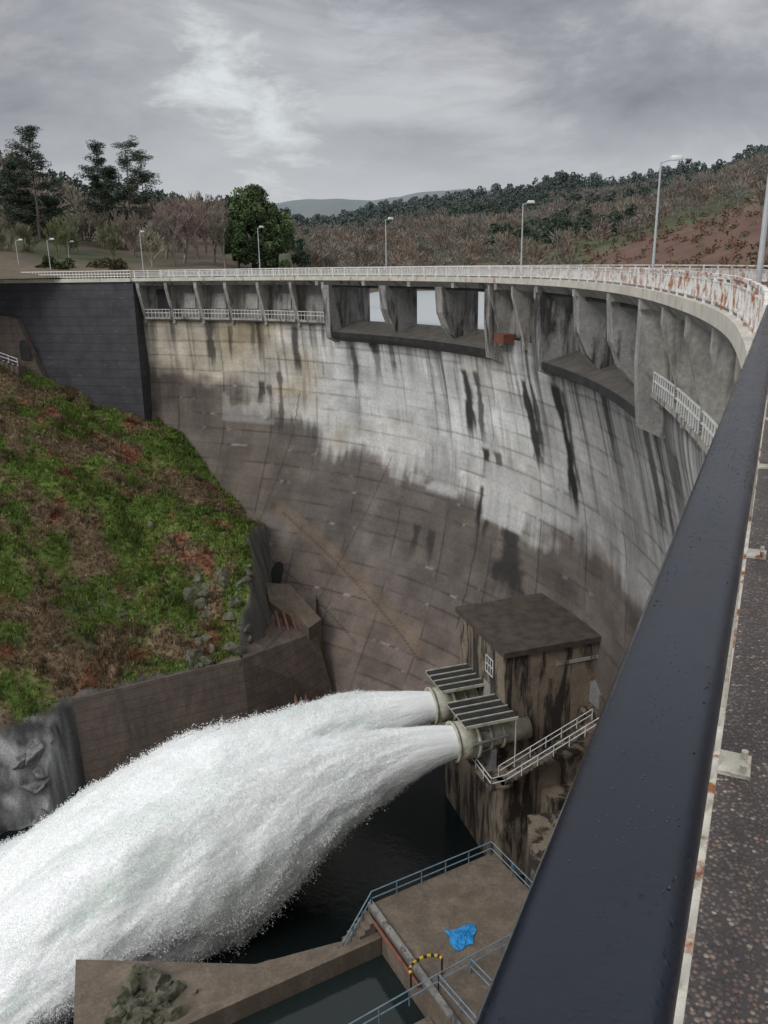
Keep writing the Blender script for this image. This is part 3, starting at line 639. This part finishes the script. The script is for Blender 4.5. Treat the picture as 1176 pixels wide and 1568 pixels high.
# ================= LOWER PLATFORM & CHANNEL =================
f1=np.array([.88,.477]);f1/=np.hypot(*f1);f2=np.array([f1[1],-f1[0]]);Q=np.array([-1.4,41.2])
def qp(a,c):return Q+f1*a+f2*c
pl=empty('concrete_platform')
b=MB();b.prism([qp(0,0),qp(0,14),qp(14,14),qp(14,6),qp(9.4,4.6),qp(9.4,0)],-55,-38);b.obj('slab',M_plat,pl)
b=MB();b.prism([qp(-.02,0),qp(-.02,14),qp(.3,14),qp(.3,0)],-38,-37.8);b.obj('kerb',M_conc,pl)
b=MB();railing(b,[(*qp(.15,.15),-38),(*qp(9.2,.15),-38),(*qp(9.2,4.7),-38),(*qp(13.8,6),-38)],1.05,.04,1.6);railing(b,[(*qp(-2.2,.9),-40),(*qp(.15,.15),-38)],1.0,.04,.8)
railing(b,[(*qp(-18,7.3),-39.6),(*qp(.5,7.3),-38),(*qp(7,7.0),-38)],1.05,.04,1.8);railing(b,[(*qp(.5,7.3),-38),(*qp(.8,11),-38)],1.0,.04);railing(b,[(*qp(2.6,7.3),-38),(*qp(3,11),-38)],1.0,.04);b.obj('railings',M_blue,pl)
b=MB()
for k in range(6): b.obox(qp(-.35-.35*k,.7),f1,.36,1.1,-41,-38.2-.3*k)
b.obj('steps',M_plat,pl)
b=MB();b.tube((*qp(-.2,1.2),-38.3),(*qp(-.2,6.4),-38.3),.12);b.obj('pipe',M_red,pl)
b=MB()
hc=np.array([1.9,35.5])
for k in range(13):
    b.k=k%2;a0=math.pi*k/13;a1=math.pi*(k+1)/13
    P0=np.array([*(hc+f1*(-math.cos(a0)*1.0)+f2*-math.sin(a0)*.6),-36.9]);P1=np.array([*(hc+f1*(-math.cos(a1)*1.0)+f2*-math.sin(a1)*.6),-36.9]);b.tube(P0,P1,.09)
b.k=1
for sg in (-1,1):b.tube((*(hc+f1*1.0*sg),-38),(*(hc+f1*1.0*sg),-36.9),.06)
b.obj('striped_guard_hoop',[M_yel,M_blk])
gx_,gy_=np.meshgrid(np.linspace(-1,1,30),np.linspace(-1,1,30),indexing='ij')
tz=-37.97+.45*np.clip(fbm(gx_*2.5+5,gy_*2.5,81,4)-.25,0,1)*np.clip(1.25-np.maximum(abs(gx_),abs(gy_)),.1,1);Vt=np.stack([4.15+gx_*.75*(1+.25*gy_)+.06*np.sin(gy_*5),38.5+gy_*.75+.08*np.sin(gx_*4)+.25*gx_,tz],-1).reshape(-1,3);npmesh('blue_tarpaulin',Vt,gridF(30,30),M_tarp)
ch=empty('stilling_channel')
b=MB();b.prism([qp(-34,1.2),qp(-.05,1.2),qp(-.05,1.75),qp(-34,1.75)],-55,-39);b.prism([qp(-34,7.2),qp(-.05,7.2),qp(-.05,15),qp(-34,15)],-55,-39.7);b.obj('walls',M_plat,ch)
b=MB();b.quad((*qp(-34,1.7),-40.3),(*qp(0,1.7),-40.3),(*qp(0,7.25),-40.3),(*qp(-34,7.25),-40.3));b.obj('water',M_chan,ch)
spr=empty('spur_apron')
b=MB();b.prism([(-19.4,40.0),(-17.6,34.5),(-13,33.2),qp(-.3,1.15),qp(-1.6,.2),(-3.3,41.0),(-8.3,39.4)][::-1],-55,[-40.6]*7);b.prism([(-8.4,39.9),(-3.4,41.5),(-3.9,50.5),(-9.6,50.5)][::-1],-55,[-51.6,-51.6,-42,-41.2]);b.obj('slab',M_plat,spr)
b=MB()
for k in range(56):rockmesh(b,np.array([rng.normal(-14.0,1.3),rng.normal(36.3,1.2),-40.75+.3*rng.uniform()]),rng.uniform(.2,.85),200+k)
b.obj('rocks',M_rock,spr)
b=MB();b.prism([(11.2,56),(9.9,46.2),(14,44),(22,58)],-55,-43);b.obj('bank_wall',M_hut)
# ================= RESERVOIR + FAR TERRAIN =================
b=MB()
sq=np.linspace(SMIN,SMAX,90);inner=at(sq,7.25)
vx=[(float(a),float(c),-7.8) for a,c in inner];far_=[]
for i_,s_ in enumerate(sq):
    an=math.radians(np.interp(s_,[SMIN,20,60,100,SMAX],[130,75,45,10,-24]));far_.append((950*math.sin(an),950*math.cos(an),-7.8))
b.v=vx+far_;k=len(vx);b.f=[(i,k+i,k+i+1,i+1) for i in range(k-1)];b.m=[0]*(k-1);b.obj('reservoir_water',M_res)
def pxaz(u): return math.atan((u-588)/1309.)
uu=[-500,0,50,100,180,300,440,520,580,650,740,800,860,900,960,1000,1050,1090,1130,1176,1400,2200]
mid=[260,275,295,318,338,348,352,345,325,312,302,298,280,283,282,276,268,268,254,242,220,200]
far=[330,330,330,330,330,322,315,308,311,300,300,300,300,300,300,290,290,290,290,290,290,290]
azk=np.array([pxaz(u) for u in uu]);hor=lambda u:402-.0175*(np.array(u)-588)
em=(hor(uu)-np.array(mid))/1367.*1.0;ef=(hor(uu)-np.array(far))/1367.
def terr(r,az):
    e_m=np.interp(az,azk,em);e_f=np.interp(az,azk,ef)
    left=sst(-.08,-.13,az)
    shore=np.interp(az,[-.2,-.1,0,.2,.35,.5],[128,150,230,240,170,120])
    zs=np.where(left>.5,-1.3,-8.5)
    rm=np.interp(az,[-.4,0,.5],[420,650,520])
    t1=np.clip((r-shore)/(rm-shore),0,1)
    z_m=zs+(e_m*rm-zs-9*(1-left))*(t1**.85)
    t2=np.clip((r-rm)/(2300-rm),0,1)
    zf=e_f*2300
    z=np.where(r<shore,zs-np.clip(shore-r,0,6)*.8*(1-left),np.where(r<rm,z_m,z_m*(1-sst(0,.35,t2))+zf*sst(.3,1,t2)*1+(-20)*sst(0,.3,t2)*(1-sst(.3,.8,t2))))
    z=np.where(r>2300,zf-(r-2300)*.12,z)
    return z
ra=np.concatenate([np.arange(112,700,5),np.geomspace(700,6000,60)]);aza=np.linspace(-1.3,1.45,420);RA,AZ=np.meshgrid(ra,aza,indexing='ij')
TX=RA*np.sin(AZ);TY=RA*np.cos(AZ)
def tnoise(x,y,r): return (fbm(x/60,y/60,90,5)-.5)*np.clip((r-130)/25,0,10)+(fbm(x/300,y/300,97,3)-.5)*sst(1000,2300,r)*60
TZ=terr(RA,AZ)+tnoise(TX,TY,RA)
c1=fbm(TX/25,TY/25,91,5);c2=fbm(TX/6,TY/6,92,4)
TC=np.array([.12,.095,.065])*(1-sst(.45,.6,c1)[...,None])+np.array([.075,.085,.045])*sst(.45,.6,c1)[...,None]
heath=(sst(.20,.30,AZ)*sst(330,250,RA))[...,None];TC=TC*(1-heath)+(np.array([.13,.075,.055])*(1-sst(.62,.72,c1)[...,None])+np.array([.11,.13,.05])*sst(.62,.72,c1)[...,None])*heath
TC*=(.6+.8*c2)[...,None];hz=(.08+.75*sst(300,2200,RA))[...,None];TC=TC*(1-hz)+np.array([.21,.24,.26])*hz  # distance haze is blended into the ground colour
mk=~((AZ[:-1,:-1]<-.0)&(RA[:-1,:-1]<126))
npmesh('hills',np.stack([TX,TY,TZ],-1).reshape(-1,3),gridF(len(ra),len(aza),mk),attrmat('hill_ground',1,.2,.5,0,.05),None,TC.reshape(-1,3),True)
b=MB();b.prism([(-55,124),(-48,124),(-62,175),(-68,175)],-1.25,-1.2);b.obj('approach_road',M_asph)
# ================= TREES =================
def leafquads(c,r,n_,size,g_,flat=1.0):
    p=g_.normal(0,1,(n_,3));p/=np.linalg.norm(p,axis=1)[:,None];p=c+p*r*(g_.uniform(.3,1,(n_,1))**.5)
    a=g_.normal(0,1,(n_,3));a/=np.linalg.norm(a,axis=1)[:,None];q=g_.normal(0,1,(n_,3));q=np.cross(a,q);q/=np.linalg.norm(q,axis=1)[:,None]+1e-6
    s_=size*g_.uniform(.5,1.3,(n_,1));return np.stack([p-a*s_,p+q*s_*.6,p+a*s_,p-q*s_*.6],1)
def limb_quads(segs):
    out=[]
    for p0,p1,r0,r1 in segs:
        d=p1-p0;L=np.linalg.norm(d)+1e-6;d=d/L;a=np.cross(d,[.3,.9,.2]);a/=np.linalg.norm(a)+1e-6;c=np.cross(d,a)
        w=[math.cos(t)*a+math.sin(t)*c for t in (0,2.094,4.189)]
        for k in range(3):
            m_=(k+1)%3;out.append([p0+w[k]*r0,p0+w[m_]*r0,p1+w[m_]*r1,p1+w[k]*r1])
    return np.array(out)
def bare_segs(H,g_,maxd=4,r0=None,spread=.55,twig=.05):
    segs=[];r0=r0 or H*.02
    def rec(p,d,L,r,dep):
        k=2 if dep<2 else 1
        q=p
        for i in range(k):
            dd=d+g_.normal(0,.10,3);dd/=np.linalg.norm(dd);q2=q+dd*L/k;segs.append((q,q2,max(r*(1-.3*i/k),twig),max(r*(1-.3*(i+1)/k),twig*.8)));q=q2;d=dd
        if dep<maxd:
            for j in range(g_.integers(3,5)):
                a=g_.normal(0,1,3);a-=d*(a@d);a/=np.linalg.norm(a);nd=d*(1-spread*.5)+a*spread*g_.uniform(.5,1.1)+np.array([0,0,.30]);nd/=np.linalg.norm(nd)
                st=p+(q-p)*g_.uniform(.45,1.0) if dep>0 else p+(q-p)*g_.uniform(.5,1)
                rec(st,nd,L*g_.uniform(.6,.8),r*.55,dep+1)
    rec(np.zeros(3),np.array([0,0,1.]),H*.30,r0,0);return segs
def make_bare(name,x,y,z,H,seed,col,tw=.05,depth=5):
    g_=np.random.default_rng(seed);Vq=limb_quads(bare_segs(H,g_,depth,None,.55,tw));zmax=Vq[...,2].max();Vq=Vq*(H/zmax)*np.array([.9,.9,1])+[x,y,z]
    soup(name,Vq,np.tile(np.array(col)*1.0,(len(Vq),1))*g_.uniform(.7,1.3,(len(Vq),1)),M_leaf)
def P2(u,r): return r*(u-588)/1309.,r
k=0
for u,r,H,col in [(8,135,9.5,(.17,.16,.11)),(48,140,9,(.18,.17,.11)),(95,138,10,(.17,.18,.09)),(128,150,11,(.17,.17,.10)),(165,160,12,(.20,.175,.135)),(200,165,13,(.20,.16,.135)),(238,134,8.5,(.32,.30,.22)),(262,150,12.8,(.21,.175,.15)),(285,142,12.8,(.25,.19,.17)),(308,150,14,(.26,.19,.17)),(335,145,12.8,(.22,.185,.15)),(352,138,10.8,(.21,.185,.15)),(30,160,11,(.17,.16,.12)),(70,165,11,(.185,.16,.12)),(215,150,11.5,(.22,.185,.15)),(320,165,15,(.22,.175,.15)),(-30,140,12,(.17,.16,.12)),(180,140,9,(.17,.17,.105)),(145,170,12,(.17,.16,.12)),(295,165,15,(.23,.185,.16)),(275,135,10,(.22,.19,.16)),(250,165,13.5,(.21,.17,.15)),(340,160,14.5,(.22,.18,.15)),(110,145,9,(.16,.17,.1))]:
    x,y=P2(u,r);make_bare('bare_tree',x,y,-1.6,H,100+k,col,.04,5);k+=1
def leafy(name,x,y,z,H,R,seed,cl=26,nl=260,size=.28,cols=((.03,.06,.02),(.06,.10,.035))):
    g_=np.random.default_rng(seed);E_=empty(name);segs=[(np.zeros(3),np.array([0,0,H*.45]),H*.03,H*.02)];Q_=[];CC=[]
    for i in range(cl):
        zt_=g_.uniform(.12,1.0);rad=R*math.sqrt(max(.05,1-((zt_-.45)/.56)**2));th=g_.uniform(0,6.283);rr_=rad*g_.uniform(.3,.9)
        c=np.array([math.cos(th)*rr_,math.sin(th)*rr_,H*zt_*.93]);cr_=R*g_.uniform(.18,.36)
        segs.append((np.array([0,0,H*min(.45,zt_*.6)]),c,H*.012,H*.004));q=leafquads(c,cr_,nl,size,g_);Q_.append(q)
        br=g_.uniform(.55,1.35);CC.append(np.tile((np.array(cols[0])*(1-zt_)+np.array(cols[1])*zt_)*br,(nl,1))*g_.uniform(.6,1.4,(nl,1)))
    Vq=np.concatenate(Q_)+[x,y,z];soup('crown',Vq,np.concatenate(CC),M_leaf,E_)
    L_=limb_quads(segs)+[x,y,z];soup('trunk',L_,np.tile([.06,.05,.04],(len(L_),1)),M_leaf,E_)
GC=((.055,.085,.04),(.11,.155,.07))
x,y=P2(395,142);leafy('evergreen_tree',x,y,-1.6,14.2,5.0,5,50,420,.24,GC)
x,y=P2(432,140);leafy('evergreen_tree',x,y,-1.6,10.5,3.4,6,30,360,.24,GC)
x,y=P2(372,140);leafy('evergreen_tree',x,y,-1.6,8.5,2.8,61,22,300,.24,GC)
x,y=P2(90,128);leafy('shrub',x,y,-1.8,3.2,3.0,7,14,200,.2,((.03,.05,.02),(.06,.09,.03)))
x,y=P2(170,131);leafy('shrub',x,y,-1.8,3.0,3.4,8,14,200,.2,((.05,.06,.03),(.09,.07,.04)))
x,y=P2(15,150);leafy('shrub',x,y,-1.8,4.5,4.0,9,18,200,.25,((.03,.05,.02),(.07,.09,.03)))
def pine(x,y,z,H,seed,z0=.45,R=3.0,lean=0):
    g_=np.random.default_rng(seed);E_=empty('pine_tree');segs=[];p=np.zeros(3);tr=[p]
    for i in range(6):p=p+np.array([g_.normal(lean,.25),g_.normal(0,.25),H/6]);tr.append(p)
    for i in range(6):segs.append((tr[i],tr[i+1],H*.013*(1-i/7),H*.013*(1-(i+1)/7)))
    Q_=[];CC=[]
    for i in range(46):
        f_=g_.uniform(z0,1)
        if i<5:f_=z0*g_.uniform(.6,1)
        b0=np.array([np.interp(f_*6,range(7),[t[k_] for t in tr]) for k_ in range(3)])
        th=g_.uniform(0,6.283);ff=max(0,(f_-z0)/(1-z0));Lb=R*g_.uniform(.35,1.2)*(1.1-.65*ff)*(.6 if i<5 else 1);tip=b0+np.array([math.cos(th)*Lb,math.sin(th)*Lb,Lb*g_.uniform(.05,.5)])
        segs.append((b0,tip,.09,.04))
        for s_ in (.5,.78,1.0):
            c=b0+(tip-b0)*s_+g_.normal(0,.15,3);nl=90;q=leafquads(np.zeros(3),1,nl,.17,g_)*np.array([1.0,1.0,.5])*g_.uniform(.7,1.3)+c;Q_.append(q)
            CC.append(np.tile(np.array([.07,.092,.065])*g_.uniform(.6,1.5),(nl,1))*g_.uniform(.7,1.3,(nl,1)))
    soup('needles',np.concatenate(Q_)+[x,y,z],np.concatenate(CC),M_leaf,E_)
    L_=limb_quads(segs)+[x,y,z];soup('trunk',L_,np.tile([.15,.125,.11],(len(L_),1)),M_leaf,E_)
for u,r,H,z0,R,sd in [(72,155,24.8,.55,4.2,1),(45,158,19.5,.55,3.6,2),(60,160,15,.6,2,3),(98,160,14,.6,2.0,4),(172,165,23.8,.5,4.2,5),(212,160,23.4,.42,5.0,6),(238,168,22,.45,3.8,7),(195,165,19,.45,3.6,8)]:
    x,y=P2(u,r);pine(x,y,-1.6,H,sd,z0,R)
def forest(name,xs,ys,zs,Hs,kinds,seed,haze):
    g_=np.random.default_rng(seed);vb=[]
    for i in range(5):
        n1_=130;th=g_.uniform(0,6.283,n1_);ph=g_.uniform(.15,1.4,n1_);b0=np.stack([g_.normal(0,.05,n1_),g_.normal(0,.05,n1_),g_.uniform(.2,.6,n1_)],-1)
        L_=g_.uniform(.2,.42,n1_);d=np.stack([np.cos(th)*np.cos(ph),np.sin(th)*np.cos(ph),np.sin(ph)],-1);tp=b0+d*L_[:,None];s_=b0+d*L_[:,None]*.45
        w=np.cross(d,g_.normal(0,1,(n1_,3)));w/=np.linalg.norm(w,axis=1)[:,None]
        q=np.stack([s_,(s_+tp)/2+w*.015,tp,(s_+tp)/2-w*.015],1);tk=limb_quads([(np.zeros(3),np.array([0,0,.5]),.018,.01)]);vb.append(np.concatenate([q,tk]))
    ve=[]
    for i in range(5):
        qs=[]
        for j in range(9):
            zc_=g_.uniform(.3,.95);th=g_.uniform(0,6.283);rr_=.28*(1.1-zc_)*1.2;qs.append(leafquads(np.array([math.cos(th)*rr_,math.sin(th)*rr_,zc_]),.13,26,.055,g_))
        qs.append(limb_quads([(np.zeros(3),np.array([0,0,.6]),.018,.01)]));ve.append(np.concatenate(qs))
    Vs=[];Cs=[]
    for x_,y_,z_,H_,kd,hz_ in zip(xs,ys,zs,Hs,kinds,haze):
        v_=(ve if kd else vb)[g_.integers(5)];a=g_.uniform(0,6.283);Rm=np.array([[math.cos(a),math.sin(a),0],[-math.sin(a),math.cos(a),0],[0,0,1]]);
        Vs.append((v_@Rm)*H_+[x_,y_,z_-.3])
        base=np.array([.055,.08,.05]) if kd else np.array([.21,.175,.14])*np.array([g_.uniform(.85,1.15),1,g_.uniform(.9,1.1)])
        base=base*g_.uniform(.7,1.3);base=base*(1-hz_)+np.array([.21,.24,.26])*hz_;Cs.append(np.tile(base,(len(v_),1)))  # air haze painted into each tree's colour
    C_=np.concatenate(Cs);soup(name,np.concatenate(Vs),C_*g_.uniform(.8,1.2,(len(C_),1)),M_leaf)
def scatter(n_,a0,a1,r0,r1,seed):
    g_=np.random.default_rng(seed);az=g_.uniform(a0,a1,n_);r=np.sqrt(g_.uniform(r0**2,r1**2,n_));return az,r,r*np.sin(az),r*np.cos(az)
az,r,x,y=scatter(3300,-.14,.62,225,660,1);z=terr(r,az)+tnoise(x,y,r)
keep=(z>-7.5)&~((az>.22)&(r<300)&(fbm(x/25,y/25,95,3)>.40));az,r,x,y,z=[q[keep] for q in (az,r,x,y,z)]
kd=(fbm(x/60,y/60,96,3)+.35*sst(380,600,r))>.66;Hs=rng.uniform(7,11,len(x))
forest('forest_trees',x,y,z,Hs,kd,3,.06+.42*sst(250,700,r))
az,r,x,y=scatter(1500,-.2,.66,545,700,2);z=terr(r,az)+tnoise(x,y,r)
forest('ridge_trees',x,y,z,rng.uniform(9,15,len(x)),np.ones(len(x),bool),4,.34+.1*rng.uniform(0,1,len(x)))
az,r,x,y=scatter(650,-.62,-.15,175,430,5);z=terr(r,az)+tnoise(x,y,r)
forest('bank_forest',x,y,z,rng.uniform(7,12,len(x)),rng.uniform(0,1,len(x))<.25,6,np.full(len(x),.12))
g_=np.random.default_rng(77);n_=900;az=g_.uniform(.2,.7,n_);r=g_.uniform(135,320,n_);x=r*np.sin(az);y=r*np.cos(az);z=terr(r,az)+tnoise(x,y,r);kp=z>-7.5;Vs=[];Cs=[]
for x_,y_,z_ in zip(x[kp],y[kp],z[kp]):
    q=leafquads(np.array([x_,y_,z_+.4]),1,26,.35,g_)*1.0;Vs.append(q);Cs.append(np.tile(np.array([.15,.09,.06] if g_.uniform()<.7 else [.08,.10,.04])*g_.uniform(.6,1.4),(26,1)))
soup('heath_shrubs',np.concatenate(Vs),np.concatenate(Cs),M_leaf)
# ================= SKY / LIGHT =================
w=bpy.data.worlds.new('World');bpy.context.scene.world=w;w.use_nodes=True;n=w.node_tree.nodes;l=w.node_tree.links;n.clear()
out=n.new('ShaderNodeOutputWorld');tc=n.new('ShaderNodeTexCoord').outputs['Generated']
sky=n.new('ShaderNodeTexSky');sky.sky_type='NISHITA';sky.sun_disc=False;sky.sun_elevation=math.radians(38);sky.sun_rotation=math.radians(230)
bg1=n.new('ShaderNodeBackground');bg1.inputs[1].default_value=.07;l.new(sky.outputs[0],bg1.inputs[0])
vec=mapping(n,l,tc,(1,1,2.6))
f=noise(n,l,vec,3.4,10,.60,.4)
c=ramp(n,l,f,[(.32,(.23,.235,.265)),(.5,(.34,.345,.375)),(.68,(.56,.57,.59))])
sx=n.new('ShaderNodeSeparateXYZ');l.new(tc,sx.inputs[0])
hb=ramp(n,l,sx.outputs['Z'],[(.0,(.85,.85,.85)),(.07,(.70,.70,.70)),(.16,(.0,.0,.0)),(.28,(0,0,0))])
c=mixc(n,l,c,(.60,.62,.65),hb)
zb2=ramp(n,l,sx.outputs['Z'],[(.30,(0,0,0)),(.5,(1,1,1))])
c=mixc(n,l,c,(.98,1.0,1.04),zb2)
def glow(u,v,k0,k1,amt):
    d=ray(u,v);d=d/np.linalg.norm(d);vm=n.new('ShaderNodeVectorMath');vm.operation='DISTANCE';vm.inputs[1].default_value=tuple(d)
    l.new(tc,vm.inputs[0]);wn=n.new('ShaderNodeMath');wn.operation='MULTIPLY_ADD';l.new(noise(n,l,vec,9,9,.66,.4),wn.inputs[0]);wn.inputs[1].default_value=-.26;l.new(vm.outputs['Value'],wn.inputs[2])
    wa=n.new('ShaderNodeMath');wa.operation='ADD';wa.inputs[1].default_value=.14;l.new(wn.outputs[0],wa.inputs[0])
    return ramp(n,l,wa.outputs[0],[(k0,(amt,)*3),(k1,(0,0,0))])
c=mixc(n,l,c,(.56,.58,.60),glow(350,190,.03,.22,.7))
c=mixc(n,l,c,(.78,.82,.82),glow(335,120,.0,.065,.85))
c=mixc(n,l,c,(.76,.80,.80),glow(415,190,.0,.07,.85))
c=mixc(n,l,c,(.62,.64,.68),glow(590,40,.005,.07,.5))
bg2=n.new('ShaderNodeBackground');bg2.inputs[1].default_value=1.0;l.new(c,bg2.inputs[0])
mx=n.new('ShaderNodeMixShader');mx.inputs[0].default_value=.93;l.new(bg1.outputs[0],mx.inputs[1]);l.new(bg2.outputs[0],mx.inputs[2]);l.new(mx.outputs[0],out.inputs[0])
L=bpy.data.lights.new('sun','SUN');L.energy=1.4;L.angle=math.radians(25);L.color=(1,.97,.93);lo=link(bpy.data.objects.new('sun',L))
sd=Vector((-.60,-.50,.62)).normalized();lo.rotation_euler=sd.to_track_quat('Z','Y').to_euler()
